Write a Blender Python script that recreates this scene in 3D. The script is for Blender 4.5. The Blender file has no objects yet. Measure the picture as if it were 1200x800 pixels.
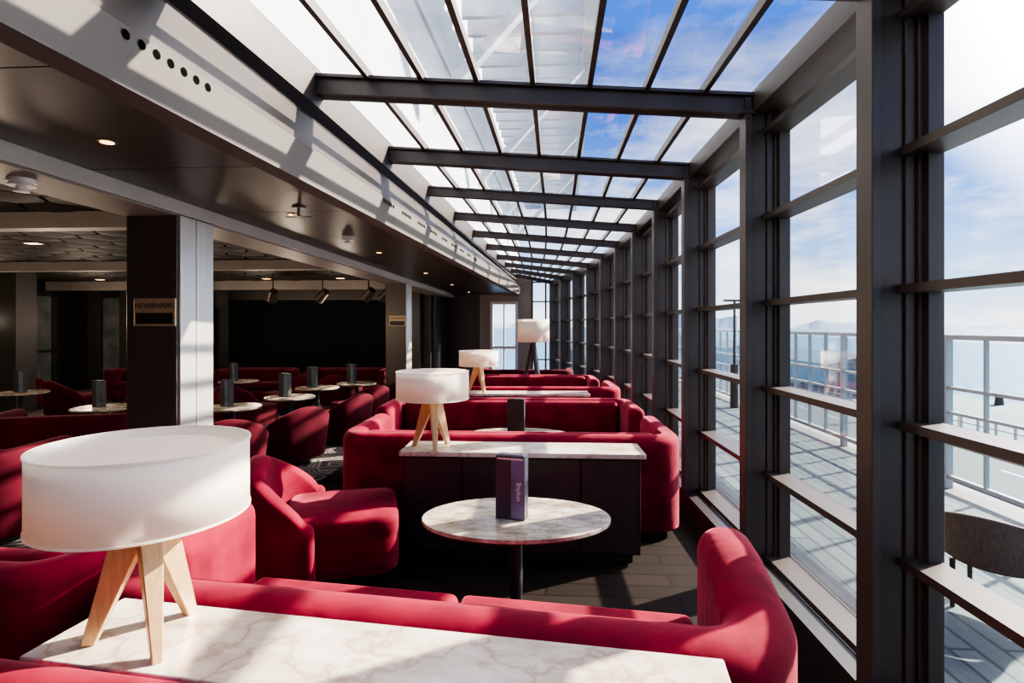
import bpy, bmesh, math, random
from mathutils import Vector, Matrix
random.seed(4)
scene=bpy.context.scene
COL=scene.collection
PHI=math.radians(3.58); CAMZ=1.65; F=640.0
def at(u,d):
    xc=(u-600)/F*d
    return (xc*math.cos(PHI)-d*math.sin(PHI), xc*math.sin(PHI)+d*math.cos(PHI))

# ---------------------------------------------------------------- materials
def new_mat(name):
    m=bpy.data.materials.new(name); m.use_nodes=True
    nt=m.node_tree; b=nt.nodes['Principled BSDF']; return m,nt,b
def mat(name,c,rough=.5,metal=0.,c2=None,scale=8.,bump=0.,bscale=60.,sheen=0.,emit=None,es=0.,stretch=None,spec=None,coat=0.,bdist=.01):
    m,nt,b=new_mat(name)
    N=nt.nodes; L=nt.links
    tc=N.new('ShaderNodeTexCoord'); mp=N.new('ShaderNodeMapping'); L.new(tc.outputs['Object'],mp.inputs[0])
    if stretch: mp.inputs['Scale'].default_value=stretch
    n=N.new('ShaderNodeTexNoise'); n.inputs['Scale'].default_value=scale; n.inputs['Detail'].default_value=4
    L.new(mp.outputs[0],n.inputs['Vector'])
    r=N.new('ShaderNodeValToRGB'); r.color_ramp.elements[0].position=.3; r.color_ramp.elements[1].position=.7
    if c2 is None: c2=tuple(x*.82 for x in c)
    r.color_ramp.elements[0].color=(*c2,1); r.color_ramp.elements[1].color=(*c,1)
    L.new(n.outputs['Fac'],r.inputs[0]); L.new(r.outputs[0],b.inputs['Base Color'])
    b.inputs['Roughness'].default_value=rough; b.inputs['Metallic'].default_value=metal
    if coat: b.inputs['Coat Weight'].default_value=coat
    if spec is not None: b.inputs['Specular IOR Level'].default_value=spec
    if sheen:
        b.inputs['Sheen Weight'].default_value=sheen; b.inputs['Sheen Roughness'].default_value=.32
        b.inputs['Sheen Tint'].default_value=(1,.24,.32,1)
    if bump:
        n2=N.new('ShaderNodeTexNoise'); n2.inputs['Scale'].default_value=bscale
        L.new(mp.outputs[0],n2.inputs['Vector'])
        bp=N.new('ShaderNodeBump'); bp.inputs['Strength'].default_value=bump; bp.inputs['Distance'].default_value=bdist
        L.new(n2.outputs['Fac'],bp.inputs['Height']); L.new(bp.outputs[0],b.inputs['Normal'])
    if emit:
        b.inputs['Emission Color'].default_value=(*emit,1); b.inputs['Emission Strength'].default_value=es
    return m
M={}
M['velvet']=mat('burgundy_velvet',(.235,.008,.028),.85,c2=(.10,.003,.012),scale=4.5,bump=.18,bscale=10,sheen=.42,spec=.10,bdist=.03)
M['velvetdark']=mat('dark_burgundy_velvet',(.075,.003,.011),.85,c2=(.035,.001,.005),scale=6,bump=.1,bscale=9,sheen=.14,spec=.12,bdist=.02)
M['bronze']=mat('bronze_metal',(.066,.053,.045),.42,.35,c2=(.052,.042,.036),scale=3)
M['bronzelight']=mat('bronze_light',(.19,.165,.15),.4,.4,scale=3)
M['darkpanel']=mat('dark_ceiling_panel',(.042,.032,.027),.36,.1,c2=(.034,.026,.022),scale=2,spec=.3)
M['dark']=mat('dark_wood',(.028,.024,.023),.4,c2=(.018,.016,.015),scale=5,stretch=(1,1,8))
M['wallgreen']=mat('green_black_wall',(.008,.011,.010),.5,scale=1.)
M['black']=mat('black_surface',(.012,.012,.013),.5)
M['hole']=mat('dark_vent_hole',(.004,.004,.004),1.,spec=0.)
M['screen']=mat('stage_screen_fabric',(.003,.0055,.005),.8,spec=.1)
M['beige']=mat('taupe_fascia',(.115,.104,.096),.8,c2=(.105,.095,.088),scale=1.5,spec=.08)
M['cream']=mat('end_wall_taupe',(.30,.25,.21),.6,scale=1.5)
M['pale']=mat('pale_metal_trim',(.42,.40,.375),.35,.2,scale=2)
M['band']=mat('taupe_ceiling_band',(.20,.175,.155),.5,scale=2)
M['frame']=mat('pale_door_frame',(.70,.66,.60),.4,scale=2)
M['pillar']=mat('brushed_pillar_metal',(.62,.59,.56),.28,.55,c2=(.54,.51,.485),scale=3,stretch=(20,20,.25))
M['pillardark']=mat('grey_olive_pillar_metal',(.120,.103,.083),.30,.3,c2=(.100,.087,.070),scale=3,stretch=(8,8,.3))
M['wallrib']=mat('dark_wall_rib',(.035,.029,.025),.4,.1,scale=3)
M['white']=mat('ship_white_paint',(.58,.62,.67),.5,scale=1)
M['brass']=mat('brass',(.62,.45,.22),.3,.85,scale=20)
M['brassplate']=mat('brass_plate',(.60,.46,.27),.4,.25,scale=20)
M['oak']=mat('golden_brushed_oak',(.56,.37,.19),.38,c2=(.44,.28,.13),scale=12,stretch=(8,8,1),metal=.25)
M['plastic']=mat('white_plastic',(.75,.74,.72),.4)
M['wicker']=mat('brown_wicker',(.13,.10,.08),.7,c2=(.08,.06,.048),scale=60,bump=.3,bscale=90,stretch=(1,1,.3))
M['sand']=mat('sand_cushion',(.34,.30,.26),.8,bump=.2)
M['purple']=mat('dark_holder',(.030,.026,.042),.35,c2=(.02,.018,.03),scale=6)
M['purplelight']=mat('violet_grey_card',(.16,.13,.26),.4,c2=(.06,.06,.13),scale=7)
M['orange']=mat('pale_apricot_ink',(.70,.52,.44),.5)
M['paperblue']=mat('blue_card',(.10,.14,.19),.4,scale=12,c2=(.05,.07,.09))
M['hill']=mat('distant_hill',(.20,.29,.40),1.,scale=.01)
M['warm']=mat('warm_downlight',(1,.8,.55),.5,emit=(1,.50,.20),es=3)
M['lampglow']=mat('cool_display_light',(.7,.8,1),.5,emit=(.75,.85,1),es=1.)
M['hex']=mat('coffer_panel',(.020,.016,.014),.6,scale=3,spec=.15)
M['coffer']=mat('coffer_ground',(.010,.008,.008),.6,scale=3)
M['curtain']=mat('white_curtain',(.6,.58,.56),.8)
M['quay']=mat('quay_concrete',(.22,.23,.23),.8,c2=(.13,.15,.155),scale=.15)
M['asphalt']=mat('roadway_asphalt',(.06,.065,.07),.8,scale=.3)
M['shed']=mat('harbour_shed_cladding',(.24,.30,.33),.7,scale=.5)
M['shedroof']=mat('harbour_shed_roof',(.12,.15,.17),.7,scale=.5)
M['redpaint']=mat('red_container_paint',(.35,.06,.045),.5,scale=1)
M['bluepaint']=mat('blue_container_paint',(.08,.15,.24),.5,scale=1)
M['rail']=mat('pale_grey_rail_paint',(.42,.43,.43),.4,.2,scale=2)
M['frost']=mat('partition_panel',(.14,.15,.15),.3,scale=3,c2=(.06,.07,.07))
def shade_mat():
    m,nt,b=new_mat('lamp_shade_fabric'); N=nt.nodes;L=nt.links
    b.inputs['Base Color'].default_value=(.96,.90,.83,1); b.inputs['Roughness'].default_value=.9
    tc=N.new('ShaderNodeTexCoord'); w=N.new('ShaderNodeTexNoise'); mp=N.new('ShaderNodeMapping'); mp.inputs['Scale'].default_value=(1,1,40)
    w.inputs['Scale'].default_value=8; L.new(tc.outputs['Object'],mp.inputs[0]); L.new(mp.outputs[0],w.inputs['Vector'])
    bp=N.new('ShaderNodeBump'); bp.inputs['Strength'].default_value=.08; bp.inputs['Distance'].default_value=.004
    L.new(w.outputs['Fac'],bp.inputs['Height']); L.new(bp.outputs[0],b.inputs['Normal'])
    t=N.new('ShaderNodeBsdfTranslucent'); t.inputs[0].default_value=(1,.92,.80,1)
    mx=N.new('ShaderNodeMixShader'); mx.inputs[0].default_value=.5
    L.new(b.outputs[0],mx.inputs[1]); L.new(t.outputs[0],mx.inputs[2]); L.new(mx.outputs[0],N['Material Output'].inputs[0]); return m
M['shade']=shade_mat()
def marble(name,k=(1,1,1),mott=(.52,.43,.35),ms=3.0,vs=3.4,lo=.34,hi=.6):
    m,nt,b=new_mat(name); N=nt.nodes;L=nt.links
    tc=N.new('ShaderNodeTexCoord')
    n0=N.new('ShaderNodeTexNoise'); n0.inputs['Scale'].default_value=2.6; n0.inputs['Detail'].default_value=8
    L.new(tc.outputs['Object'],n0.inputs['Vector'])
    mp=N.new('ShaderNodeMapping'); mp.inputs['Rotation'].default_value=(0,0,.7); mp.inputs['Scale'].default_value=(.7,1.8,1); L.new(tc.outputs['Object'],mp.inputs[0])
    mx=N.new('ShaderNodeMixRGB'); mx.inputs[0].default_value=.8; L.new(mp.outputs[0],mx.inputs[1]); L.new(n0.outputs['Color'],mx.inputs[2])
    v=N.new('ShaderNodeTexVoronoi'); v.feature='DISTANCE_TO_EDGE'; v.inputs['Scale'].default_value=vs; L.new(mx.outputs[0],v.inputs['Vector'])
    r=N.new('ShaderNodeValToRGB'); e=r.color_ramp.elements
    kk=lambda c:(c[0]*k[0],c[1]*k[1],c[2]*k[2],1)
    e[0].position=0; e[0].color=kk((.50,.39,.29)); e[1].position=.045; e[1].color=kk((.64,.56,.48))
    e2=e.new(.25); e2.color=kk((.72,.65,.57))
    L.new(v.outputs['Distance'],r.inputs[0])
    n1=N.new('ShaderNodeTexNoise'); n1.inputs['Scale'].default_value=ms; n1.inputs['Detail'].default_value=12; n1.inputs['Roughness'].default_value=.7; L.new(mp.outputs[0],n1.inputs['Vector'])
    r2=N.new('ShaderNodeValToRGB'); r2.color_ramp.elements[0].position=lo; r2.color_ramp.elements[0].color=(*mott,1); r2.color_ramp.elements[1].position=hi; r2.color_ramp.elements[1].color=(1,1,1,1)
    L.new(n1.outputs['Fac'],r2.inputs[0])
    mm=N.new('ShaderNodeMixRGB'); mm.blend_type='MULTIPLY'; mm.inputs[0].default_value=.85
    L.new(r.outputs[0],mm.inputs[1]); L.new(r2.outputs[0],mm.inputs[2]); L.new(mm.outputs[0],b.inputs['Base Color'])
    b.inputs['Roughness'].default_value=.22; return m
M['marble']=marble('cream_marble')
M['stone']=marble('mottled_beige_stone',(.80,.78,.74),(.24,.19,.14),6.,5.,.38,.62)
def planks(name,c1,c2,mc,rough,sc,rot=0.,bw=1.6,rh=.16,ms=.008,spec=.5):
    m,nt,b=new_mat(name); N=nt.nodes;L=nt.links
    tc=N.new('ShaderNodeTexCoord'); mp=N.new('ShaderNodeMapping'); mp.inputs['Scale'].default_value=(sc,sc,sc); mp.inputs['Rotation'].default_value=(0,0,rot)
    L.new(tc.outputs['Object'],mp.inputs[0])
    br=N.new('ShaderNodeTexBrick'); br.inputs['Scale'].default_value=1; br.inputs['Brick Width'].default_value=bw; br.inputs['Row Height'].default_value=rh
    br.inputs['Mortar Size'].default_value=ms; br.inputs['Color1'].default_value=(*c1,1); br.inputs['Color2'].default_value=(*c2,1); br.inputs['Mortar'].default_value=(*mc,1)
    L.new(mp.outputs[0],br.inputs['Vector'])
    n=N.new('ShaderNodeTexNoise'); n.inputs['Scale'].default_value=6; mp2=N.new('ShaderNodeMapping'); mp2.inputs['Scale'].default_value=(1,12,1)
    L.new(mp.outputs[0],mp2.inputs[0]); L.new(mp2.outputs[0],n.inputs['Vector'])
    mm=N.new('ShaderNodeMixRGB'); mm.blend_type='MULTIPLY'; mm.inputs[0].default_value=.5
    L.new(br.outputs['Color'],mm.inputs[1]); L.new(n.outputs['Fac'],mm.inputs[2]); L.new(mm.outputs[0],b.inputs['Base Color'])
    b.inputs['Roughness'].default_value=rough; b.inputs['Specular IOR Level'].default_value=spec; return m
M['floor']=planks('dark_wood_floor',(.022,.015,.012),(.016,.011,.009),(.008,.006,.005),.5,1.,spec=.12)
M['deck']=planks('deck_planks_grey',(.145,.155,.150),(.10,.112,.11),(.035,.04,.04),.6,1.,math.pi/2,3.0,.14,.012,spec=.3)
def carpet():
    m,nt,b=new_mat('patterned_carpet'); N=nt.nodes;L=nt.links
    tc=N.new('ShaderNodeTexCoord'); v=N.new('ShaderNodeTexVoronoi'); v.inputs['Scale'].default_value=2.2; v.feature='DISTANCE_TO_EDGE'
    L.new(tc.outputs['Object'],v.inputs['Vector']); w=N.new('ShaderNodeMath'); w.operation='SINE'
    mu=N.new('ShaderNodeMath'); mu.operation='MULTIPLY'; mu.inputs[1].default_value=70; L.new(v.outputs['Distance'],mu.inputs[0]); L.new(mu.outputs[0],w.inputs[0])
    r=N.new('ShaderNodeValToRGB'); e=r.color_ramp.elements; e[0].position=.45; e[0].color=(.035,.024,.024,1); e[1].position=.8; e[1].color=(.22,.18,.14,1)
    L.new(w.outputs[0],r.inputs[0]); L.new(r.outputs[0],b.inputs['Base Color']); b.inputs['Roughness'].default_value=.95; return m
M['carpet']=carpet()
def glass_mat(name='window_glass',tint=(.96,.98,.99),refl=.6):
    m=bpy.data.materials.new(name); m.use_nodes=True; nt=m.node_tree; N=nt.nodes;L=nt.links
    N.remove(N['Principled BSDF'])
    t=N.new('ShaderNodeBsdfTransparent'); t.inputs[0].default_value=(*tint,1)
    g=N.new('ShaderNodeBsdfGlossy'); g.inputs['Roughness'].default_value=.02; g.inputs[0].default_value=(1,1,1,1)
    lw=N.new('ShaderNodeLayerWeight'); lw.inputs['Blend'].default_value=.12
    ma=N.new('ShaderNodeMath'); ma.operation='MULTIPLY'; ma.inputs[1].default_value=refl; L.new(lw.outputs['Fresnel'],ma.inputs[0])
    mx=N.new('ShaderNodeMixShader'); L.new(ma.outputs[0],mx.inputs[0]); L.new(t.outputs[0],mx.inputs[1]); L.new(g.outputs[0],mx.inputs[2])
    L.new(mx.outputs[0],N['Material Output'].inputs[0]); return m
M['glass']=glass_mat(refl=.25)
M['deckglass']=glass_mat('deck_screen_glass',(.80,.88,.91),.4)
def sea_mat():
    m,nt,b=new_mat('sea_water'); N=nt.nodes;L=nt.links
    b.inputs['Base Color'].default_value=(.08,.17,.25,1); b.inputs['Roughness'].default_value=.36; b.inputs['Specular IOR Level'].default_value=.3
    tc=N.new('ShaderNodeTexCoord'); n=N.new('ShaderNodeTexNoise'); n.inputs['Scale'].default_value=.25; n.inputs['Detail'].default_value=6
    L.new(tc.outputs['Object'],n.inputs['Vector']); bp=N.new('ShaderNodeBump'); bp.inputs['Strength'].default_value=.6; bp.inputs['Distance'].default_value=1.
    L.new(n.outputs['Fac'],bp.inputs['Height']); L.new(bp.outputs[0],b.inputs['Normal']); return m
M['sea']=sea_mat()

# ---------------------------------------------------------------- mesh helpers
def finish(bm,name,mats,parent=None,bevel=0,seg=3,smooth=False,loc=None,rot=None,sub=0):
    bmesh.ops.recalc_face_normals(bm,faces=bm.faces)
    me=bpy.data.meshes.new(name); bm.to_mesh(me); bm.free()
    if not isinstance(mats,(list,tuple)): mats=[mats]
    for m in mats: me.materials.append(M[m])
    o=bpy.data.objects.new(name,me); COL.objects.link(o)
    if smooth:
        for p in me.polygons: p.use_smooth=True
    if bevel:
        md=o.modifiers.new('bevel','BEVEL'); md.width=bevel; md.segments=seg; md.limit_method='ANGLE'
        for p in me.polygons: p.use_smooth=True
        md.harden_normals=True
    if sub:
        md=o.modifiers.new('sub','SUBSURF'); md.levels=sub; md.render_levels=sub
    if parent: o.parent=parent
    if loc: o.location=loc
    if rot is not None: o.rotation_euler=rot
    return o
def hexa(bm,v,mi=0):
    vs=[bm.verts.new(p) for p in v]
    for f in ((0,1,2,3),(4,5,6,7),(0,1,5,4),(1,2,6,5),(2,3,7,6),(3,0,4,7)):
        fc=bm.faces.new([vs[i] for i in f]); fc.material_index=mi
def box(bm,x0,x1,y0,y1,z0,z1,mi=0):
    hexa(bm,[(x0,y0,z0),(x1,y0,z0),(x1,y1,z0),(x0,y1,z0),(x0,y0,z1),(x1,y0,z1),(x1,y1,z1),(x0,y1,z1)],mi)
def prism(bm,A,B,o0,o1,z0,z1,zb0=None,zb1=None,mi=0):
    if zb0 is None: zb0=z0
    if zb1 is None: zb1=z1
    A=Vector(A[:2]);B=Vector(B[:2]); t=(B-A).normalized(); n=Vector((t.y,-t.x))
    a0=A+n*o0;a1=A+n*o1;b0=B+n*o0;b1=B+n*o1
    hexa(bm,[(*a0,z0),(*a1,z0),(*b1,zb0),(*b0,zb0),(*a0,z1),(*a1,z1),(*b1,zb1),(*b0,zb1)],mi)
def cyl(bm,r0,r1,z0,z1,n=32,cx=0,cy=0,sx=1,sy=1,cap=True,mi=0):
    a=[bm.verts.new((cx+r0*sx*math.cos(2*math.pi*i/n),cy+r0*sy*math.sin(2*math.pi*i/n),z0)) for i in range(n)]
    b=[bm.verts.new((cx+r1*sx*math.cos(2*math.pi*i/n),cy+r1*sy*math.sin(2*math.pi*i/n),z1)) for i in range(n)]
    for i in range(n):
        f=bm.faces.new((a[i],a[(i+1)%n],b[(i+1)%n],b[i])); f.material_index=mi
    if cap:
        f=bm.faces.new(a); f.material_index=mi; f=bm.faces.new(b); f.material_index=mi
def section(w,h,z0,rt,rb=.03):
    p=[]
    for k in range(7):
        a=math.pi/2*k/6; p.append((w/2-rt+rt*math.cos(a), z0+h-rt+rt*math.sin(a)))
    for k in range(7):
        a=math.pi/2+math.pi/2*k/6; p.append((-w/2+rt+rt*math.cos(a), z0+h-rt+rt*math.sin(a)))
    for k in range(3):
        a=math.pi+math.pi/2*k/2; p.append((-w/2+rb+rb*math.cos(a), z0+rb+rb*math.sin(a)))
    for k in range(3):
        a=1.5*math.pi+math.pi/2*k/2; p.append((w/2-rb+rb*math.cos(a), z0+rb+rb*math.sin(a)))
    return p
def sweep(bm,path,w,hfn,z0,lean=0.):
    P=[Vector(p) for p in path]
    L=[0]
    for i in range(1,len(P)): L.append(L[-1]+(P[i]-P[i-1]).length)
    T=L[-1]; rings=[]
    def ring(p,t,s,hh):
        n=Vector((-t.y,t.x)); rt=w*.42*s
        ww=w*(.3+.7*s); hh=hh-(1-s)*w*.35
        r=[]
        for (a,z) in section(ww,hh,z0,min(rt+.01,ww*.45),min(.02,ww*.3)):
            ln=lean*((z-z0)/max(hh,.01))
            r.append(bm.verts.new((p.x+n.x*(a-ln),p.y+n.y*(a-ln),z)))
        rings.append(r)
    t0=(P[1]-P[0]).normalized(); t1=(P[-1]-P[-2]).normalized()
    re=w*.4
    for o in (1,.92,.75,.5,.25): ring(P[0]-t0*re*o,t0,math.sqrt(max(0,1-o*o)),hfn(0))
    for i,p in enumerate(P):
        t=(P[min(i+1,len(P)-1)]-P[max(i-1,0)]).normalized(); ring(p,t,1,hfn(L[i]/T))
    for o in (.25,.5,.75,.92,1): ring(P[-1]+t1*re*o,t1,math.sqrt(max(0,1-o*o)),hfn(1))
    n=len(rings[0])
    for a,b in zip(rings,rings[1:]):
        for i in range(n): bm.faces.new((a[i],a[(i+1)%n],b[(i+1)%n],b[i]))
    bm.faces.new(rings[0]); bm.faces.new(rings[-1])
def upath(a,b,r,n=6):
    p=[]
    for k in range(n): p.append((-a, b-(b-r)*k/n))
    for k in range(9):
        t=math.pi+math.pi/2*k/8; p.append((-a+r+r*math.cos(t), r+r*math.sin(t)))
    for k in range(1,12): p.append((-a+r+(2*a-2*r)*k/12,0))
    for k in range(9):
        t=1.5*math.pi+math.pi/2*k/8; p.append((a-r+r*math.cos(t), r+r*math.sin(t)))
    for k in range(1,n+1): p.append((a, r+(b-r)*k/n))
    return p
def thing(name,label,cat,loc,rz=0,group=None):
    e=bpy.data.objects.new(name,None); COL.objects.link(e); e.empty_display_size=.1
    e.location=loc; e.rotation_euler=(0,0,rz); tag(e,label,cat,group); return e
def tag(o,label,cat,group=None):
    o['label']=label; o['category']=cat
    if group: o['group']=group
    return o
def struct(o): o['kind']='structure'; return o
def copy_thing(root,loc,rz=None,label=None,group=None):
    n=root.copy(); COL.objects.link(n); n.location=loc
    if rz is not None: n.rotation_euler=(0,0,rz)
    if label: n['label']=label
    if group: n['group']=group
    def rec(s,d):
        for c in s.children:
            k=c.copy(); COL.objects.link(k); k.parent=d; rec(c,k)
    rec(root,n); return n
def text_mesh(name,body,size,mt,parent,loc,rot,ext=.001):
    cu=bpy.data.curves.new(name,'FONT'); cu.body=body; cu.size=size; cu.extrude=ext; cu.align_x='CENTER'; cu.align_y='CENTER'
    t=bpy.data.objects.new(name+'_tmp',cu); COL.objects.link(t)
    bpy.context.view_layer.update()
    me=bpy.data.meshes.new_from_object(t.evaluated_get(bpy.context.evaluated_depsgraph_get()))
    bpy.data.objects.remove(t); me.materials.clear(); me.materials.append(M[mt])
    o=bpy.data.objects.new(name,me); COL.objects.link(o); o.parent=parent; o.location=loc; o.rotation_euler=rot; return o

# ---------------------------------------------------------------- architecture
XB=-2.64; YEND=15.6
def XF(y): return -1.52+.060*(y-2.4)      # fascia line: the gallery narrows toward the far end
def XL(y): return XF(y)-.12
cols=[(1012,2.24),(870,3.55),(800,4.97),(765,6.3),(740,7.65),(720,9.0),(703,10.35),(687,11.7),(671,13.0),(656,14.2),(644,15.4)]
C=[at(u,d) for u,d in cols]
C=[(1.33,-1.80),(1.33,-.45),(1.325,.92)]+C
bm=bmesh.new(); box(bm,-13,1.75,-3,16.5,-.08,0); struct(finish(bm,'floor','floor'))
bm=bmesh.new(); box(bm,-12,-2.4,.5,13.9,.001,.006); struct(finish(bm,'floor.001','carpet'))
def drop(y): return -.018*max(0,y-3.5)
for i,c in enumerate(C):
    A=Vector(C[max(i-1,0)]);B=Vector(C[min(i+1,len(C)-1)]); t=(B-A).normalized()
    p=Vector(c); bm=bmesh.new(); zt=3.12+drop(c[1])
    def colbox(o0,o1,hw,mi=0):
        q0=p-t*hw; q1=p+t*hw; prism(bm,q0,q1,o0,o1,0,zt,mi=mi)
    colbox(0,.04,.055); colbox(.04,.14,.028); colbox(.14,.18,.042,mi=0); colbox(.18,.28,.060)
    struct(finish(bm,'trim_%d'%(i+1),['bronze'],bevel=.004,seg=2))
ZT=[.02,.17,.70,1.25,1.80,2.35,2.90]
tn=len(C)+1
wn=1
for i in range(len(C)-1):
    A,B=C[i],C[i+1]; bm=bmesh.new(); da,db=drop(A[1]),drop(B[1])
    for k,z in enumerate(ZT):
        if k==6 and i>6: continue
        prism(bm,A,B,.12,.26,z-.018,z+.018)
    Av=Vector(A);Bv=Vector(B); t=(Bv-Av).normalized()
    prism(bm,Av+t*.06,Av+t*.085,.20,.25,0,3.1+da); prism(bm,Bv-t*.085,Bv-t*.06,.20,.25,0,3.1+db)
    n=Vector((t.y,-t.x)); g0=Av+n*.235; g1=Bv+n*.235
    f=bm.faces.new([bm.verts.new(q) for q in ((*g0,0.04),(*g1,0.04),(*g1,3.08+db),(*g0,3.08+da))]); f.material_index=1
    struct(finish(bm,'window_%d'%wn,['bronze','glass'])); wn+=1
    bm=bmesh.new(); prism(bm,A,B,.05,.30,3.02+da,3.16+da,3.02+db,3.16+db); struct(finish(bm,'trim_%d'%tn,['bronze'])); tn+=1
    # low dark upstand along the foot of the glazing
    bm=bmesh.new(); prism(bm,Av+t*.06,Bv-t*.06,.0,.11,0,.16); struct(finish(bm,'trim_%d'%tn,['dark'])); tn+=1
NB=8
def roofz(f): return 3.37+(3.165-3.37)*f
for i,c in enumerate(C):
    bm=bmesh.new(); y=c[1]; dd=drop(y); xl=XL(y)
    k=1 if i<6 else .8
    prism(bm,(xl,y),(c[0]+.08,y),-.03,.03,3.355-.135*k+dd,3.355+dd,3.145-.135*k+dd,3.145+dd)
    prism(bm,(xl,y),(c[0]+.08,y),-.06*k,.06*k,3.355-.135*k+dd,3.375-.135*k+dd,3.145-.135*k+dd,3.165-.135*k+dd)
    prism(bm,(xl,y),(c[0]+.08,y),-.06*k,.06*k,3.335+dd,3.355+dd,3.125+dd,3.145+dd)
    struct(finish(bm,'trim_%d'%tn,['bronze'])); tn+=1
for i in range(len(C)-1):
    A,B=C[i],C[i+1]; bm=bmesh.new(); da,db=drop(A[1]),drop(B[1]); xa,xb=XL(A[1]),XL(B[1])
    for k in range(NB+1):
        f=k/NB
        a=(xa+(A[0]+.12-xa)*f,A[1]); b=(xb+(B[0]+.12-xb)*f,B[1]); z=roofz(f)
        prism(bm,a,b,-.017,.017,z-.035+da,z+.025+da,z-.035+db,z+.025+db)
    v=[(xa,A[1],roofz(0)+.01+da),(A[0]+.2,A[1],roofz(1)+da),(B[0]+.2,B[1],roofz(1)+db),(xb,B[1],roofz(0)+.01+db)]
    f=bm.faces.new([bm.verts.new(q) for q in v]); f.material_index=1
    struct(finish(bm,'window_%d'%wn,['bronze','glass'])); wn+=1
P0=(XF(-3),-3); P1=(XF(YEND),YEND)
bm=bmesh.new(); prism(bm,P0,P1,-.12,0,2.53,2.76)
for cy in [1.92+.075*k for k in range(7)]+[4.6+.5*j+.06*k for j in range(9) for k in range(5)]:
    n=14; vs=[bm.verts.new((XF(cy+.019*math.cos(2*math.pi*k/n))+.003,cy+.019*math.cos(2*math.pi*k/n),2.725+.019*math.sin(2*math.pi*k/n))) for k in range(n)]
    fc=bm.faces.new(vs); fc.material_index=1
struct(finish(bm,'trim_%d'%tn,['beige','hole'])); tn+=1
bm=bmesh.new(); d1=drop(YEND); q35=(XL(3.5),3.5)
prism(bm,(XL(-3),-3),q35,-.12,.02,3.14,3.40); prism(bm,q35,(XL(YEND),YEND),-.12,.02,3.14,3.40,3.14+d1,3.40+d1)
e0,e1=XF(-3),XF(YEND); l0,l1=XL(-3),XL(YEND)
hexa(bm,[(e0-.01,-3,2.76),(e0-.12,-3,2.76),(e1-.12,YEND,2.76),(e1-.01,YEND,2.76),(l0-.01,-3,3.14),(l0-.10,-3,3.14),(l1-.10,YEND,3.14+d1),(l1-.01,YEND,3.14+d1)],1)
struct(finish(bm,'trim_%d'%tn,['bronze','darkpanel'])); tn+=1
bm=bmesh.new(); y=-3
while y<YEND-.1:
    a0,a1=y+.004,min(y+1.196,YEND)
    hexa(bm,[(XB,a0,2.555),(XF(a0)-.12,a0,2.555),(XF(a1)-.12,a1,2.555),(XB,a1,2.555),(XB,a0,2.66),(XF(a0)-.12,a0,2.66),(XF(a1)-.12,a1,2.66),(XB,a1,2.66)]); y+=1.2
hexa(bm,[(XB,-3,2.66),(e0-.1,-3,2.66),(e1-.1,YEND,2.66),(XB,YEND,2.66),(XB,-3,2.72),(e0-.1,-3,2.72),(e1-.1,YEND,2.72),(XB,YEND,2.72)])
struct(finish(bm,'ceiling',['darkpanel']))
bm=bmesh.new(); box(bm,XB-.03,XB,-3,YEND,2.46,2.555); box(bm,XB-.42,XB-.03,-3,YEND,2.45,2.47,1); struct(finish(bm,'trim_%d'%tn,['pale','band'])); tn+=1
bm=bmesh.new(); box(bm,XB-.42,XB-.03,-3,YEND,2.47,2.85); struct(finish(bm,'trim_%d'%tn,['darkpanel'])); tn+=1
bm=bmesh.new(); box(bm,-13,XB-.42,-3,14.2,2.80,2.9,1)
R=.30; dx=R*1.5+.02; dy=R*math.sqrt(3)+.025; ii=0; x=-12.2
while x<XB-.75:
    y=-1+(dy/2 if ii%2 else 0)
    while y<13.6:
        h=2.77
        def hx(r_,z_): return [bm.verts.new((x+r_*math.cos(math.pi/3*k),y+r_*math.sin(math.pi/3*k),z_)) for k in range(6)]
        a=hx(R,2.80); b=hx(R*.97,h); d=hx(R*.30,h-.02)
        for k in range(6):
            bm.faces.new((a[k],a[(k+1)%6],b[(k+1)%6],b[k])); bm.faces.new((b[k],b[(k+1)%6],d[(k+1)%6],d[k]))
        bm.faces.new(d)
        y+=dy
    x+=dx; ii+=1
struct(finish(bm,'ceiling.001',['hex','coffer']))
for (y0,y1,z0) in ((5.0,5.18,2.60),(8.9,9.05,2.60),(12.9,13.05,2.54)):
    bm=bmesh.new(); box(bm,-12.5,XB-.42,y0,y1,z0,2.76); struct(finish(bm,'trim_%d'%tn,['band'])); tn+=1
def wallbox(name,mt,*a):
    bm=bmesh.new(); box(bm,*a); return struct(finish(bm,name,mt))
wallbox('wall_back','wallgreen',-12.6,XB-.35,14.0,14.15,0,2.85)
wallbox('wall_side','wallgreen',-13.0,-12.6,-3,14.15,0,2.85)
wallbox('wall_rear','darkpanel',-13.0,1.7,-3.15,-3.0,0,3.4)
wallbox('wall_passage','dark',XB-.35,XB-.25,14.15,YEND,0,2.6)
DX0=-1.60; DX1=-.80
wallbox('wall_end','dark',XB-.3,-1.90,YEND,YEND+.1,0,3.1)
wallbox('wall_end.001','cream',-1.90,DX0,YEND,YEND+.1,0,3.1)
wallbox('wall_end.002','cream',DX0,DX1,YEND,YEND+.1,2.35,3.1)
wallbox('wall_end.003','cream',DX1,-.42,YEND,YEND+.1,0,3.1)
bm=bmesh.new(); x0=DX0;x1=DX1
for a,b in ((x0,x0+.08),(x1-.08,x1),((x0+x1)/2-.02,(x0+x1)/2+.02)): box(bm,a,b,YEND-.06,YEND+.06,0,2.35)
for z in (0,1.0,2.27): box(bm,x0,x1,YEND-.05,YEND+.05,z,z+.08)
f=bm.faces.new([bm.verts.new(q) for q in ((x0,YEND,.05),(x1,YEND,.05),(x1,YEND,2.3),(x0,YEND,2.3))]); f.material_index=1
struct(finish(bm,'door_1',['frame','glass']))
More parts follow.
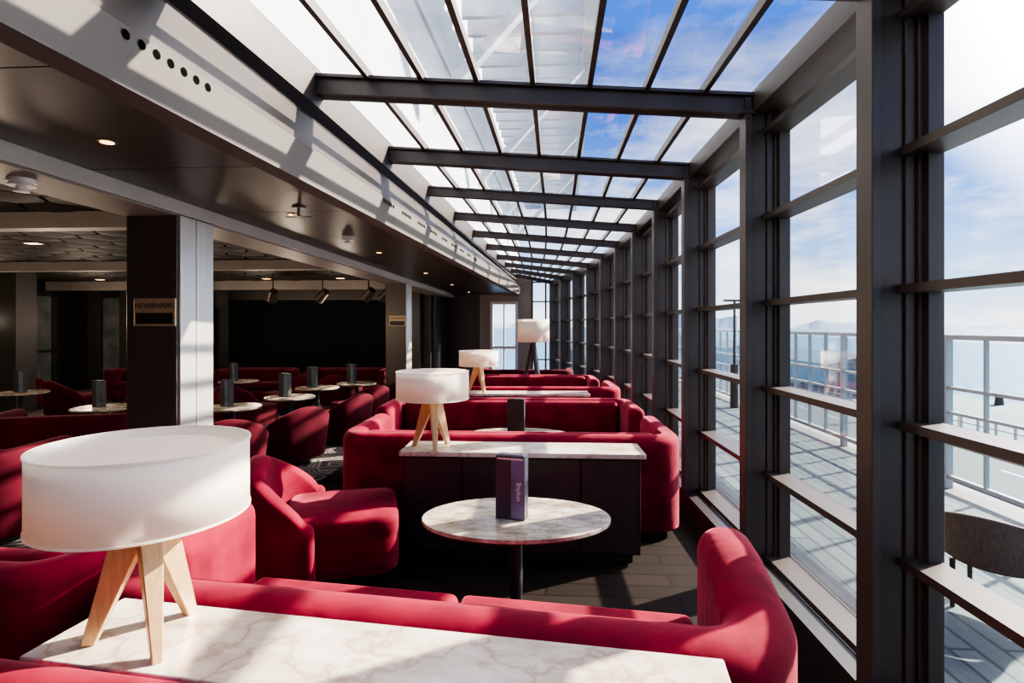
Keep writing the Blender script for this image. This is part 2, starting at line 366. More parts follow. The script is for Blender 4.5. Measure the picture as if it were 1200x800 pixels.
bm=bmesh.new(); x0=-.42; x1=C[-1][0]+.3
for k in range(3): a=x0+(x1-.05-x0)*k/2; box(bm,a,a+.05,YEND-.04,YEND+.06,0,2.95)
for z in ZT: box(bm,x0,x1,YEND-.05,YEND+.05,z-.018,z+.018)
f=bm.faces.new([bm.verts.new(q) for q in ((x0,YEND,.05),(x1,YEND,.05),(x1,YEND,2.95),(x0,YEND,2.95))]); f.material_index=1
struct(finish(bm,'window_%d'%wn,['bronze','glass'])); wn+=1
bm=bmesh.new()
for k in range(8):
    y=6.5+k*.95; box(bm,-12.6,-12.5,y,y+.08,0,2.5)
    if k<7: box(bm,-12.6,-12.56,y+.1,y+.93,.05,2.4,1)
box(bm,-12.6,-12.5,6.5,13.3,2.42,2.5); box(bm,-12.6,-12.5,6.5,13.3,1.0,1.06)
struct(finish(bm,'trim_%d'%tn,['wallrib','frost'])); tn+=1
bm=bmesh.new()
for x in (-12.2,-11.3,-10.1,-8.62,-3.55): box(bm,x,x+.32,13.8,14.0,0,2.7)
box(bm,-8.6,-3.4,13.88,14.0,2.33,2.75); box(bm,-8.6,-3.4,13.88,14.0,0,.3)
for x in (-11.85,-10.95,): box(bm,x,x+.52,13.92,14.0,.1,2.4,1)
struct(finish(bm,'trim_%d'%tn,['wallrib','frost'])); tn+=1
def pillar(yc):
    global tn
    bm=bmesh.new(); box(bm,XB-.40,XB-.02,yc,yc+.42,0,2.45,0)
    box(bm,XB-.02,XB,yc+.015,yc+.19,0,2.45,1); box(bm,XB-.02,XB,yc+.20,yc+.405,0,2.45,1)
    struct(finish(bm,'trim_%d'%tn,['pillardark','pillar'],bevel=.004,seg=2)); tn+=1
for y in (3.78,10.2): pillar(y)
for (x,y) in ((-10.3,9.6),(-8.7,12.6)):
    bm=bmesh.new(); box(bm,x,x+.42,y,y+.42,0,2.7); struct(finish(bm,'trim_%d'%tn,['wallrib'],bevel=.004,seg=2)); tn+=1

# ---------------------------------------------------------------- exterior
DE=4.3
bm=bmesh.new(); box(bm,1.80,DE,-4,60,-.16,-.04); tag(finish(bm,'ship_deck','deck'),'grey planked open promenade deck outside the glazing','deck')
bm=bmesh.new()
vs=[bm.verts.new(q) for q in ((-6000,-3000,-16),(6000,-3000,-16),(6000,7000,-16),(-6000,7000,-16))]; bm.faces.new(vs)
o=tag(finish(bm,'sea','sea'),'calm glittering sea stretching to the horizon','sea'); o['kind']='stuff'
bm=bmesh.new(); pr=None
N=90
for k in range(N+1):
    a=math.radians(-8+78*k/N); d=4200; x=math.sin(a)*d;y=math.cos(a)*d
    h=45+35*math.sin(k*.31)+20*math.sin(k*.83+1)+10*math.sin(k*2.3)
    h=max(h,8)*(.5+.9*math.exp(-((k-30)/14)**2)+.5*math.exp(-((k-74)/8)**2))
    cur=(bm.verts.new((x,y,-16)),bm.verts.new((x*1.04,y*1.04,-16+h)),bm.verts.new((x*1.12,y*1.12,-16)))
    if pr: bm.faces.new((pr[0],cur[0],cur[1],pr[1])); bm.faces.new((pr[1],cur[1],cur[2],pr[2]))
    pr=cur
tag(finish(bm,'mountain_range','hill'),'hazy blue coastal hills across the sea','mountain')
bm=bmesh.new(); box(bm,8,46,-10,190,-16.2,-6); tag(finish(bm,'harbour_quay','quay'),'grey concrete harbour quay beside the water','quay')
bm=bmesh.new(); box(bm,20,28,-10,190,-6,-5.96)
y=-8
while y<185: box(bm,23.9,24.1,y,y+2.5,-5.96,-5.955,1); y+=6
for xx in (20.3,27.5): box(bm,xx,xx+.2,-10,190,-5.96,-5.955,1)
tag(finish(bm,'quay_road',['asphalt','white']),'dark asphalt roadway with white lane markings on the quay','road')
def shed(x,y,w,l,h,label):
    s=thing('harbour_shed',label,'building',(x,y,-6),0,'harbour sheds')
    bm=bmesh.new(); box(bm,-w/2,w/2,-l/2,l/2,0,h); finish(bm,'body','shed',s)
    bm=bmesh.new(); hexa(bm,[(-w/2-.3,-l/2-.3,h),(w/2+.3,-l/2-.3,h),(w/2+.3,l/2+.3,h),(-w/2-.3,l/2+.3,h),(-.2,-l/2-.3,h+1.1),(.2,-l/2-.3,h+1.1),(.2,l/2+.3,h+1.1),(-.2,l/2+.3,h+1.1)]); finish(bm,'roof','shedroof',s)
    for k in range(int(l//4)):
        bm=bmesh.new(); y0=-l/2+1+k*4; box(bm,-w/2-.05,-w/2,y0,y0+2.2,.2,min(2.6,h-.3)); finish(bm,'door','shedroof',s)
shed(36,72,9,18,3.4,'low grey harbour shed with pitched roof'); shed(36,108,9,22,3.8,'long low grey harbour shed with pitched roof'); shed(34,150,8,18,4.2,'low grey harbour shed with pitched roof')
def container(x,y,mt,lb):
    s=thing('shipping_container',lb,'container',(x,y,-6),0,'shipping containers')
    bm=bmesh.new(); box(bm,-1.2,1.2,-3,3,.1,2.55)
    for k in range(20): box(bm,-1.25,1.25,-2.9+k*.3,-2.75+k*.3,.2,2.45)
    finish(bm,'body',mt,s)
    bm=bmesh.new(); box(bm,-1.1,1.1,-3.06,-3,.2,2.45); finish(bm,'door','shedroof',s)
for x,y,c_ in ((34,55,'red'),(31,86,'red'),(15,60,'blue'),(15,75,'red')):
    container(x,y,c_+'paint','%s corrugated steel container standing on the quay'%c_)
bb=thing('quay_bollard','short dark mooring bollard at the quay edge','bollard',(44,20,-6),0,'quay bollards')
bm=bmesh.new(); cyl(bm,.4,.3,0,.9,16); cyl(bm,.5,.45,.9,1.1,16); finish(bm,'post','bronze',bb)
for k in range(1,12): copy_thing(bb,(44,20+k*9,-6))
qf=thing('quay_fence','low galvanised fence panel along the quay roadway','fence',(29.5,10,-6),0,'quay fence panels')
bm=bmesh.new()
for k in range(5): box(bm,-.06,.06,k*1.5-.06,k*1.5+.06,0,1.3)
for z in (.4,.8,1.2): box(bm,-.04,.04,0,6,z,z+.08)
finish(bm,'rail','pillar',qf)
for k in range(1,22): copy_thing(qf,(29.5,10+k*6.2,-6))
r0=thing('deck_railing','pale grey metal deck railing section with glass windscreen','railing',(DE-.1,0,-.04),0,'deck railing sections')
bm=bmesh.new()
box(bm,-.035,.035,-.03,.03,0,1.60); box(bm,-.035,.035,.03,1.965,1.55,1.60); box(bm,-.022,.022,.03,1.965,1.03,1.065); box(bm,-.022,.022,.03,1.965,.10,.14); box(bm,-.018,.018,.03,1.965,.78,.805); box(bm,-.018,.018,.03,1.965,.45,.475)
for yy in (.49,.985,1.48): box(bm,-.018,.018,yy,yy+.027,.14,1.55)
finish(bm,'rail_frame','rail',r0)
bm=bmesh.new(); box(bm,-.006,.006,.05,1.95,.15,1.53); finish(bm,'glass_panel','deckglass',r0)
for k in range(1,16): copy_thing(r0,(DE-.1,2*k,-.04))
SS=thing('ship_superstructure','white painted steel upper deck with louvred sunshade above the roof','ship structure',(0,0,0))
bm=bmesh.new(); prism(bm,(-2.1,-3),(-1.2,24),-.35,0,3.5,9.0)
for z in (4.2,5.1,6.0): prism(bm,(-2.1,-3),(-1.2,24),0,.05,z,z+.12)
finish(bm,'deck_wall','white',SS)
bm=bmesh.new(); y=-2
while y<26:
    prism(bm,(-1.94+.033*(y+3),y),(.50+y*.03,y),-.06,.06,7.2,7.62); y+=.62
finish(bm,'louvre','white',SS)
bm=bmesh.new(); prism(bm,(.42,-3),(1.30,26),-.12,.12,7.1,7.75); finish(bm,'girder','white',SS)
bm=bmesh.new(); prism(bm,(-.6,-3),(-.1,26),-.10,.10,7.13,7.8); finish(bm,'girder','white',SS)
for y in (3.5,7.5,11.5,15.5,19.5):
    bm=bmesh.new(); prism(bm,(-1.90+.033*(y+3),y),(.45+.03*y,y),-.09,.09,4.6,4.8,7.0,7.2); finish(bm,'bracket','white',SS)
lp=thing('lamp_post','dark slender lamp post with twin flat heads on the deck','lamp post',(3.9,11.6,-.04),0,'deck lamp posts')
bm=bmesh.new(); cyl(bm,.09,.08,0,.9,16); cyl(bm,.03,.025,.9,2.2,12); finish(bm,'pole','bronze',lp)
bm=bmesh.new(); box(bm,-.22,.22,-.06,.06,2.2,2.24); finish(bm,'lamp_head','bronze',lp)
copy_thing(lp,(3.9,19.6,-.04))
QL=thing('quay_light','tall grey floodlight mast on the quay','lamp post',(30,48,-6),0,'quay floodlight masts')
bm=bmesh.new(); cyl(bm,.16,.09,0,9.5,12); finish(bm,'pole','bronze',QL)
bm=bmesh.new(); box(bm,-1,1,-.15,.15,9.5,9.7); finish(bm,'lamp_head','bronze',QL)
for q in ((30,80),(42,38),(18,120)): copy_thing(QL,(*q,-6))

# ---------------------------------------------------------------- furniture
def sofa(L,R,arm,face,label,mt='velvet',h=.74,group='curved velvet banquettes',r=.16,lean=0,w=.17,rise=0.,roll=.0):
    L=Vector(L);R=Vector(R); c=(L+R)/2; a=(R-L).length/2; rz=math.atan2((R-L).y,(R-L).x)
    if face<0: rz+=math.pi
    s=thing('sofa',label,'sofa',(c.x,c.y,0),rz,group)
    T=2*a+2*arm; f0=arm/T
    def hf(t):
        e=max(0,(f0-t)/f0,(t-1+f0)/f0); return h+rise*min(1,e*1.3)
    bm=bmesh.new(); sweep(bm,upath(a,arm,r),w,hf,.06,lean); finish(bm,'backrest',mt,s,smooth=True)
    bm=bmesh.new(); box(bm,-a+w/2+.004,a-w/2-.004,w/2+.004,arm+.02,.08,.30); finish(bm,'seat_base',mt,s,bevel=.03,seg=3)
    bm=bmesh.new(); k=2 if a<1.3 else 3; ww=(2*a-w-.02)/k
    for j in range(k):
        x=-a+w/2+.01+ww*j; box(bm,x+.003,x+ww-.003,w/2+.02,arm+.06,.30,.44)
    finish(bm,'seat_cushion',mt,s,bevel=.045,seg=5)
    bm=bmesh.new(); sweep(bm,[(-a+w/2+.08+(2*a-w-.16)*k/16,w/2+.07) for k in range(17)],.14,lambda t:h-.385-roll,.43,0); finish(bm,'back_cushion',mt,s,smooth=True)
    bm=bmesh.new(); box(bm,-a+.05,a-.05,-.02,arm-.05,0,.08); finish(bm,'plinth','black',s)
    return s
def console(L,R,o0,o1,label):
    L=Vector(L);R=Vector(R); c=(L+R)/2; w=(R-L).length; rz=math.atan2((R-L).y,(R-L).x); H=.77
    s=thing('console_table',label,'console table',(c.x,c.y,0),rz,'marble topped consoles')
    bm=bmesh.new(); a=w/2-.03
    box(bm,-a,a,o0+.045,o1-.03,.06,H-.04); box(bm,-a+.05,a-.05,o0+.07,o1-.05,0,.06)
    finish(bm,'body','dark',s,bevel=.003,seg=2)
    for j in range(4):
        x0=-a+j*(2*a)/4; x1=x0+2*a/4; bm=bmesh.new(); box(bm,x0+.005,x1-.005,o0+.028,o0+.0445,.07,H-.05)
        bm.faces.ensure_lookup_table(); ff=[f for f in bm.faces if abs(f.calc_center_median().y-(o0+.028))<1e-5]
        bmesh.ops.inset_region(bm,faces=ff,thickness=.03,depth=0)
        bmesh.ops.translate(bm,verts=list({v for f in ff for v in f.verts}),vec=(0,.010,0))
        finish(bm,'door','dark',s)
    bm=bmesh.new(); box(bm,-w/2,w/2,o0,o1,H-.035,H); finish(bm,'marble_top','marble',s,bevel=.006,seg=3)
    return s
Ls=at(120,1.97); Rs=at(908,1.57)
sofa(Ls,Rs,.68,1,'long crimson velvet sofa backing onto the marble console','velvet',h=.69,w=.22,r=.20,rise=.07,roll=.07)
def off(L,R,fx,oy):
    L=Vector(L);R=Vector(R); t=(R-L).normalized(); n=Vector((-t.y,t.x)); return L+t*fx+n*oy
T1=(Vector(Rs)-Vector(Ls)).length
cL=off(Ls,Rs,.25,-.31); cR=off(Ls,Rs,T1-.17,-.31)
console(cL,cR,-.17,.155,'long console with cream veined marble top behind the sofa')
sofa(off(Ls,Rs,-.75,-.58),off(Ls,Rs,T1-.6,-.58),.66,-1,'crimson velvet sofa on the near side of the marble console','velvet',h=.75)
sofa(at(-260,2.16),at(56,2.05),.7,1,'dark crimson velvet sofa beside the console lamp','velvet',h=.69)
sofa(at(408,4.40),at(788,4.26),.92,1,'u-shaped crimson velvet booth sofa behind the dark cabinet')
console(at(475,4.02),at(752,3.92),-.18,.18,'dark panelled cabinet with marble top carrying a table lamp')
sofa(at(468,6.55),at(732,6.45),.72,-1,'crimson velvet booth sofa facing the oval table')
console(at(525,7.3),at(690,7.25),-.17,.17,'dark marble topped cabinet behind the booth sofa')
sofa(at(505,7.72),at(722,7.65),.9,1,'crimson velvet booth sofa further along the windows')
sofa(at(545,10.1),at(692,10.0),.7,-1,'crimson velvet sofa near the floor lamp',h=.70)
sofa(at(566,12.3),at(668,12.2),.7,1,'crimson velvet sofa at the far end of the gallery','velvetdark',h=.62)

def table(xy,rx,ry,label,rz=0,h=.60,cat='table'):
    ov=rx!=ry
    s=thing('oval_table' if ov else 'round_table',label,cat,(xy[0],xy[1],0),rz,'marble lounge tables' if ov else 'round lounge tables')
    bm=bmesh.new(); cyl(bm,1,1,h-.022,h,64,sx=rx,sy=ry); finish(bm,'table_top','stone',s,bevel=.004,seg=2)
    bm=bmesh.new(); cyl(bm,1,1,h-.034,h-.0225,64,sx=rx-.02,sy=ry-.02); finish(bm,'rim','bronze',s)
    bm=bmesh.new(); cyl(bm,.035,.035,.03,h-.034,20); cyl(bm,.14,.05,h-.06,h-.0345,24); finish(bm,'pedestal','black',s)
    bm=bmesh.new(); cyl(bm,.24,.23,0,.03,32); finish(bm,'base','black',s,bevel=.005,seg=2)
    return s
table(at(605,3.02),.52,.34,'oval mottled stone table holding a purple menu stand',PHI)
table(at(608,5.33),.50,.32,'oval mottled stone table inside the velvet booth')
table(at(612,8.9),.45,.30,'oval mottled stone table in the further booth')

def menu(xy,z,rz,label,front='purplelight',text=True,w=.165,h=.345,dpt=.075):
    s=thing('menu_stand',label,'menu',(xy[0],xy[1],z),rz,'table menu stands')
    bm=bmesh.new(); box(bm,-w/2,w/2,-dpt/2,dpt/2,0,h); box(bm,-w/2+.01,w/2-.01,-dpt/2+.01,dpt/2-.01,h,h+.004); finish(bm,'holder','purple' if text else 'black',s,bevel=.003,seg=2)
    bm=bmesh.new(); box(bm,w*.04,w/2-.004,-dpt/2-.002,-dpt/2,.008,h-.008); finish(bm,'menu_card',front,s)
    if text:
        bm=bmesh.new(); box(bm,-w/2+.01,w/2-.01,-dpt/2-.0035,-dpt/2-.001,h-.020,h-.012); finish(bm,'header_strip','orange',s)
        text_mesh('lettering','unplug',.038,'orange',s,(w*.27,-dpt/2-.003,h*.45),(math.pi/2,-math.pi/2,0),.0005)
    return s
menu(at(600,3.0),.60,math.radians(-14),'dark purple menu stand with pale lettering on the oval table')
menu(at(605,5.3),.60,math.radians(-6),'black menu stand on the oval table in the booth',front='black',text=False)

def lamp():
    s=thing('table_lamp','white drum shade lamp on splayed oak tripod legs','lamp',(0,0,0),0,'tripod table lamps')
    R=.262; z0=.355; z1=.55
    bm=bmesh.new(); cyl(bm,R,R,z0,z1,64,cap=False); finish(bm,'lamp_shade','shade',s,smooth=True).modifiers.new('s','SOLIDIFY').thickness=.004
    bm=bmesh.new()
    for zz in (z0,z1):
        n=64; a=[]
        for (rr,dz) in ((R+.001,-.003),(R+.003,-.003),(R+.003,.003),(R+.001,.003)):
            a.append([bm.verts.new((rr*math.cos(2*math.pi*k/n),rr*math.sin(2*math.pi*k/n),zz+dz)) for k in range(n)])
        for q in range(4):
            for k in range(n): bm.faces.new((a[q][k],a[q][(k+1)%n],a[(q+1)%4][(k+1)%n],a[(q+1)%4][k]))
    finish(bm,'shade_rim','shade',s)
    bm=bmesh.new(); cyl(bm,R-.012,R-.012,z1-.028,z1-.024,64); finish(bm,'diffuser','shade',s)
    bm=bmesh.new(); cyl(bm,.012,.012,.30,z1-.029,12); cyl(bm,.03,.03,.36,.44,16); finish(bm,'stem','brass',s)
    for k in range(3):
        a=math.radians(-80+120*k)
        bm=bmesh.new(); v=[]
        for zz,(xa,xb),hw in ((0,(.126,.160),.013),(.36,(-.035,.062),.031)):
            v+= [(xa,-hw,zz),(xb,-hw,zz),(xb,hw,zz),(xa,hw,zz)]
        hexa(bm,v); finish(bm,'leg','oak',s,bevel=.004,seg=2,rot=(0,0,a))
    return s
lm=lamp()
p=at(172,1.54); lm.location=(p[0],p[1],.77); lm.rotation_euler=(0,0,math.radians(36)); lm['label']='white drum shade lamp on the long marble console'
p=at(507,3.98); copy_thing(lm,(p[0],p[1],.77),math.radians(10),'white drum shade lamp on the dark panelled cabinet')
p=at(561,7.28); copy_thing(lm,(p[0],p[1],.77),math.radians(25),'white drum shade lamp on the cabinet behind the booth')
p=at(625,10.65); fl=thing('floor_lamp','tall floor lamp with white drum shade and dark tripod legs','lamp',(p[0],p[1],0))
bm=bmesh.new(); cyl(bm,.31,.31,1.34,1.78,48,cap=False); finish(bm,'lamp_shade','shade',fl,smooth=True).modifiers.new('s','SOLIDIFY').thickness=.004
bm=bmesh.new(); cyl(bm,.015,.015,1.25,1.74,12); cyl(bm,.3,.3,1.74,1.745,32); finish(bm,'stem','brass',fl)
for k in range(3):
    bm=bmesh.new(); v=[]
    for zz,(xa,xb),hw in ((0,(.30,.33),.014),(1.33,(-.03,.05),.025)): v+=[(xa,-hw,zz),(xb,-hw,zz),(xb,hw,zz),(xa,hw,zz)]
    hexa(bm,v); finish(bm,'leg','dark',fl,bevel=.003,seg=2,rot=(0,0,math.radians(-70+120*k)))

def armchair(xy,rz,label,mt='velvet',group='velvet tub armchairs',seatmt=None,w=.115,lean=.06):
    s=thing('armchair',label,'armchair',(xy[0],xy[1],0),rz,group)
    path=[]; a=.34
    for k in range(33):
        t=math.radians(184+172*k/32); c_,s_=math.cos(t),math.sin(t)
        path.append((a*math.copysign(abs(c_)**.72,c_),.0+a*.92*math.copysign(abs(s_)**.72,s_)))
    bm=bmesh.new()
    sweep(bm,path,w,lambda t:.36+.31*(math.sin(math.pi*min(max(t,0),1))**.8),.10,lean); finish(bm,'backrest',mt,s,smooth=True)
    bm=bmesh.new(); n=56
    def sq(t,rx,ry,e=.28):
        c,si=math.cos(t),math.sin(t); return (rx*math.copysign(abs(c)**e,c),.13+ry*math.copysign(abs(si)**e,si))
    prev=None
    for (f,z) in ((.92,.10),(.98,.12),(1,.16),(1,.30),(.985,.318),(1.0,.335),(1.0,.40),(.985,.428),(.95,.438)):
        r=[bm.verts.new((*sq(2*math.pi*k/n,.33*f,.34*f),z)) for k in range(n)]
        if prev:
            for k in range(n): bm.faces.new((prev[k],prev[(k+1)%n],r[(k+1)%n],r[k]))
        else: bm.faces.new(r)
        prev=r
    bm.faces.new(prev); finish(bm,'seat',seatmt or mt,s,smooth=True)
    bm=bmesh.new(); cyl(bm,.25,.25,0,.10,32,cy=.10); finish(bm,'plinth','black',s)
    return s
A1=armchair(at(376,3.62),math.radians(-72),'crimson velvet tub armchair beside the oval table')
A1.scale=(1.04,1.06,1.05)
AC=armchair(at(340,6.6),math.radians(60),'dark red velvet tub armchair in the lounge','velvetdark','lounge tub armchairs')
AC.scale=(.95,.95,.92)
def ac(u,d,deg): p=at(u,d); return copy_thing(AC,(p[0],p[1],0),math.radians(deg))
ac(400,7.8,70); ac(262,5.8,40); ac(285,8.7,-100); ac(424,8.95,60); ac(458,10.6,80); ac(400,10.9,0)
ac(84,9.8,-20); ac(170,8.5,60); ac(30,10.8,30); ac(226,10.4,-60); ac(340,10.5,150)
rt=None
def rtab(u,d):
    global rt
    p=at(u,d)
    if rt is None: rt=table(p,.36,.36,'small round stone lounge table with menu stand'); return rt
    return copy_thing(rt,(p[0],p[1],0))
mstand=menu(at(24,8.7),.60,0,'dark blue menu stand on a round lounge table',front='paperblue',text=False)
for u,d in ((122,7.1),(272,7.15),(340,8.15),(418,10.1),(25,8.7),(280,10.5),(372,9.4)):
    rtab(u,d); p=at(u-6,d)
    if (u,d)!=(25,8.7): copy_thing(mstand,(p[0],p[1],.60),math.radians(random.uniform(-30,20)))
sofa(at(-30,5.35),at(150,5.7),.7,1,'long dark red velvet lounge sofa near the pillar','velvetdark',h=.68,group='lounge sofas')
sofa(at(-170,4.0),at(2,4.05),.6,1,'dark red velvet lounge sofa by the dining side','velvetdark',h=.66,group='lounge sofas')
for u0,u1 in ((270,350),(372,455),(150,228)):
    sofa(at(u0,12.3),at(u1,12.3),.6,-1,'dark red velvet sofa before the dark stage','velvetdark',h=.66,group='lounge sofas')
bm=bmesh.new(); box(bm,-8.2,-3.65,13.80,13.87,.32,2.30); tag(finish(bm,'stage_screen','screen'),'large matt black stage screen on the lounge wall','screen')
sp=thing('stage_spotlight','black stage spotlight hanging from the ceiling','spotlight',(*at(320,12.0),2.8),0,'stage spotlights')
bm=bmesh.new(); cyl(bm,.015,.015,-.38,0,10); finish(bm,'rod','black',sp)
bm=bmesh.new(); cyl(bm,.11,.08,-.15,.15,20); finish(bm,'lamp_body','bronze',sp,loc=(0,0,-.48),rot=(math.radians(55),0,.6))
for u,d in ((378,12.0),(432,11.5),(452,11.5)): copy_thing(sp,(*at(u,d),2.8),random.uniform(-.6,.6))
s=thing('display_cabinet','dim glazed display cabinet with small lights against the wall','cabinet',(-9.4,13.75,0))
bm=bmesh.new()
box(bm,-.28,.28,-.2,0,0,.9); box(bm,-.28,-.25,-.2,0,.9,2.2); box(bm,.25,.28,-.2,0,.9,2.2); box(bm,-.28,.28,-.2,0,2.2,2.24); finish(bm,'body','bronzelight',s)
for z in (1.25,1.65,2.0):
    bm=bmesh.new(); box(bm,-.18,.18,-.06,-.05,z,z+.03); finish(bm,'light_strip','lampglow',s)
bm=bmesh.new(); n=24
cv=[(-9.05+.35*k/n,13.45+.04*math.sin(k*1.6)) for k in range(n+1)]
lo=[bm.verts.new((x,y,.1)) for x,y in cv]; hi=[bm.verts.new((x,y,2.1)) for x,y in cv]
for k in range(n): bm.faces.new((lo[k],lo[k+1],hi[k+1],hi[k]))
tag(finish(bm,'curtain','curtain'),'gathered white curtain hanging beside the stage','curtain')
def sign(y,txt):
    s=thing('newspaper_sign','flat brass plaque with dark lettering on the pillar','sign',(XB-.175,y,1.75),0,'newspaper plaques')
    bm=bmesh.new(); box(bm,-.155,.155,-.015,0,-.10,.10); finish(bm,'plate','brassplate',s,bevel=.003,seg=2)
    bm=bmesh.new(); box(bm,-.14,.14,-.0165,-.015,-.085,-.005); finish(bm,'inset_panel','wallrib',s)
    text_mesh('lettering',txt,.049,'black',s,(0,-.0165,.045),(math.pi/2,0,0))
sign(3.778,'NEWSPAPERS'); sign(10.198,'NEWSPAPERS')
dl=thing('downlight','small recessed warm ceiling downlight with bronze ring','downlight',(*at(66,2.95),2.555),0,'recessed downlights')
bm=bmesh.new(); cyl(bm,.045,.045,-.004,0,24); finish(bm,'ring','bronzelight',dl)
bm=bmesh.new(); cyl(bm,.03,.03,-.006,-.004,24); finish(bm,'lens','warm',dl)
for x,y in ((-2.05,4.3),(-2.05,6.6),(-2.05,9.2),(-2.05,11.8),(-2.05,14.4)): copy_thing(dl,(x,y,2.555))
dl.location=(-2.15,2.55,2.555)
d2=thing('square_downlight','warm glowing downlight panel set in the coffered ceiling','downlight',(-4.6,6.8,2.752),0,'coffer downlights')
bm=bmesh.new(); box(bm,-.10,.10,-.07,.07,-.012,0); finish(bm,'frame','bronzelight',d2)
bm=bmesh.new(); box(bm,-.08,.08,-.05,.05,-.016,-.012); finish(bm,'lens','warm',d2)
for x in (-4.6,-6.6,-8.6,-10.6):
    for y in (4.0,6.8,9.6,12.2):
        if (x,y)!=(-4.6,6.8): copy_thing(d2,(x+random.uniform(-.2,.2),y,2.752))
        l=bpy.data.lights.new('downlight_fill','POINT'); l.energy=17; l.color=(1,.80,.62); l.shadow_soft_size=.15  # unseen points added in mid-air below the downlights to light lounge and ceiling
        o=bpy.data.objects.new('downlight_fill',l); COL.objects.link(o); o.location=(x,y,1.75)
        o['kind']='structure'
def dome(name,label,cat,xy,z,r=.07,mt='plastic'):
    bm=bmesh.new(); cyl(bm,r,r,-.02,0,32); cyl(bm,r,r*.8,-.04,-.02,32); cyl(bm,r*.55,r*.35,-.07,-.04,32)
    o=finish(bm,name,mt,smooth=False); o.location=(xy[0],xy[1],z); tag(o,label,cat,'ceiling smoke detectors')
dome('smoke_detector','round white smoke detector on the ceiling','smoke detector',(-2.85,2.80),2.45,.065)
dome('smoke_detector','round white smoke detector on the dark ceiling strip','smoke detector',(-2.0,5.4),2.555,.06)
bm=bmesh.new(); cyl(bm,.05,.05,-.01,0,24); cyl(bm,.012,.012,-.07,-.01,12); cyl(bm,.035,.035,-.075,-.07,16)
for k in range(4):
    a=math.pi/2*k; prism(bm,(.03*math.cos(a),.03*math.sin(a)),(.10*math.cos(a),.10*math.sin(a)),-.006,.006,-.078,-.072)
o=finish(bm,'sprinkler_head','bronzelight'); o.location=(-1.88,4.05,2.555); tag(o,'dark metal sprinkler head under the ceiling strip','sprinkler')
# open-framed outdoor chair
WC=thing('deck_chair','brown woven chair with curved back on the open deck','chair',(2.66,3.40,-.04),math.radians(-50),'deck chairs')
path=[(.29*math.cos(math.radians(175+190*k/24)),.02+.29*math.sin(math.radians(175+190*k/24))) for k in range(25)]
bm=bmesh.new(); sweep(bm,path,.035,lambda t:.16+.17*math.sin(math.pi*min(max(t,0),1)),.36,.05); finish(bm,'backrest','wicker',WC,smooth=True)
bm=bmesh.new(); cyl(bm,.27,.28,.32,.36,36,cy=.05); finish(bm,'seat','wicker',WC,bevel=.01,seg=2)
bm=bmesh.new(); cyl(bm,.25,.24,.361,.41,36,cy=.05); finish(bm,'cushion','sand',WC,bevel=.015,seg=3)
for (lx,ly) in ((-.2,-.14),(.2,-.14),(-.2,.24),(.2,.24)):
    bm=bmesh.new(); cyl(bm,.014,.018,0,.32,12,cx=lx,cy=ly); finish(bm,'leg','bronze',WC)
WC.scale=(.9,.9,.9)

# ---------------------------------------------------------------- light
SUN=Vector((.74,.42,.50)).normalized()
w=bpy.data.worlds.new('sky'); scene.world=w; w.use_nodes=True; nt=w.node_tree; N=nt.nodes; L=nt.links
bg=N['Background']; tc=N.new('ShaderNodeTexCoord'); sx=N.new('ShaderNodeSeparateXYZ'); L.new(tc.outputs['Generated'],sx.inputs[0])
r=N.new('ShaderNodeValToRGB'); e=r.color_ramp.elements
e[0].position=0; e[0].color=(.70,.82,.95,1); e[1].position=1.; e[1].color=(.015,.08,.40,1)
for p_,c_ in ((.07,(.42,.62,.90,1)),(.18,(.15,.33,.78,1)),(.34,(.038,.15,.57,1)),(.55,(.02,.10,.47,1))):
    q=e.new(p_); q.color=c_
L.new(sx.outputs['Z'],r.inputs[0])
mp=N.new('ShaderNodeMapping'); mp.inputs['Scale'].default_value=(1.2,1.2,4.0); L.new(tc.outputs['Generated'],mp.inputs[0])
n=N.new('ShaderNodeTexNoise'); n.inputs['Scale'].default_value=2.2; n.inputs['Detail'].default_value=8; n.inputs['Roughness'].default_value=.6; L.new(mp.outputs[0],n.inputs['Vector'])
cr=N.new('ShaderNodeValToRGB'); cr.color_ramp.elements[0].position=.42; cr.color_ramp.elements[1].position=.64; L.new(n.outputs['Fac'],cr.inputs[0])
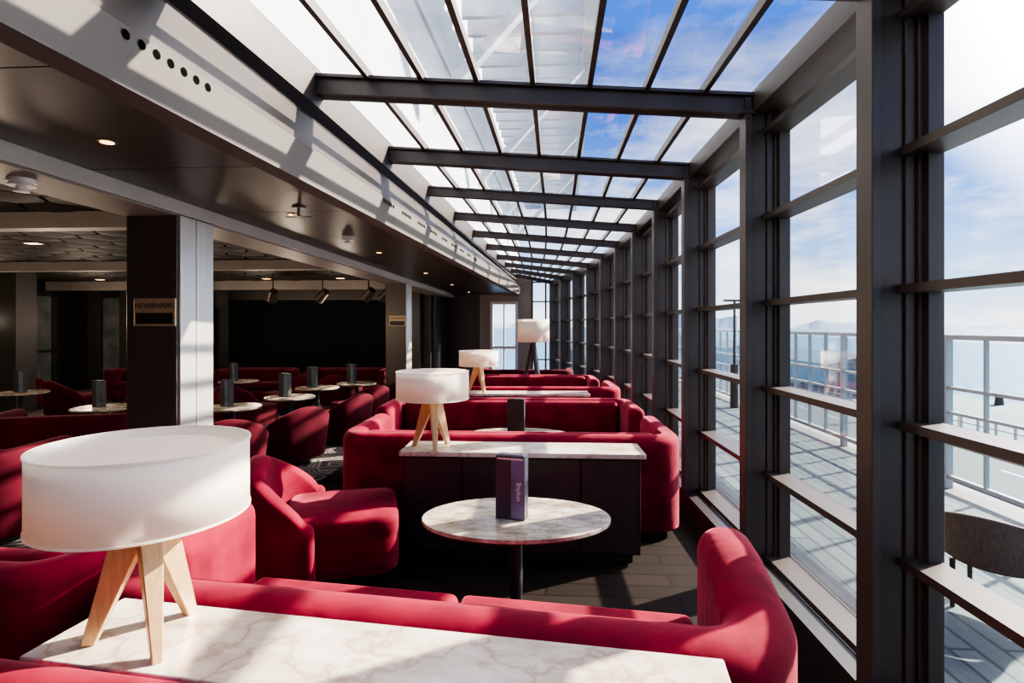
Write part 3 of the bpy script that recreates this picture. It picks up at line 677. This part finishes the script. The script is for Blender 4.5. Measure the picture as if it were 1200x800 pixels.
hz=N.new('ShaderNodeMapRange'); hz.inputs[1].default_value=.22; hz.inputs[2].default_value=.45; hz.inputs[3].default_value=1.; hz.inputs[4].default_value=.16; L.new(sx.outputs['Z'],hz.inputs[0])
mu=N.new('ShaderNodeMath'); mu.operation='MULTIPLY'; L.new(cr.outputs[0],mu.inputs[0]); L.new(hz.outputs[0],mu.inputs[1])
mx=N.new('ShaderNodeMixRGB'); L.new(mu.outputs[0],mx.inputs[0]); L.new(r.outputs[0],mx.inputs[1]); mx.inputs[2].default_value=(1.15,1.13,1.1,1)
nv=N.new('ShaderNodeVectorMath'); nv.operation='NORMALIZE'; L.new(tc.outputs['Generated'],nv.inputs[0])
dp=N.new('ShaderNodeVectorMath'); dp.operation='DOT_PRODUCT'; L.new(nv.outputs[0],dp.inputs[0]); dp.inputs[1].default_value=SUN
mr=N.new('ShaderNodeMapRange'); mr.inputs[1].default_value=.87; mr.inputs[2].default_value=1.; L.new(dp.outputs['Value'],mr.inputs[0])
pw=N.new('ShaderNodeMath'); pw.operation='POWER'; pw.inputs[1].default_value=1.6; L.new(mr.outputs[0],pw.inputs[0])
add=N.new('ShaderNodeMixRGB'); add.blend_type='ADD'; L.new(pw.outputs[0],add.inputs[0]); L.new(mx.outputs[0],add.inputs[1]); add.inputs[2].default_value=(11,10.4,9.5,1)
L.new(add.outputs[0],bg.inputs[0]); bg.inputs[1].default_value=1.3
sun=bpy.data.lights.new('sun','SUN'); sun.energy=15; sun.angle=math.radians(.8); sun.color=(1,.90,.76)
so=bpy.data.objects.new('sun',sun); COL.objects.link(so); so.rotation_euler=(-SUN).to_track_quat('-Z','Y').to_euler()

cam=bpy.data.cameras.new('camera'); co=bpy.data.objects.new('camera',cam); COL.objects.link(co)
cam.sensor_width=36; cam.lens=F/1200*36; cam.shift_y=-18/1200; cam.clip_end=20000; cam.clip_start=.02
co.location=(0,0,CAMZ); co.rotation_euler=(math.pi/2,0,PHI); scene.camera=co
scene.view_settings.view_transform='AgX'
scene.view_settings.look='AgX - Medium High Contrast'
scene.view_settings.exposure=1.0
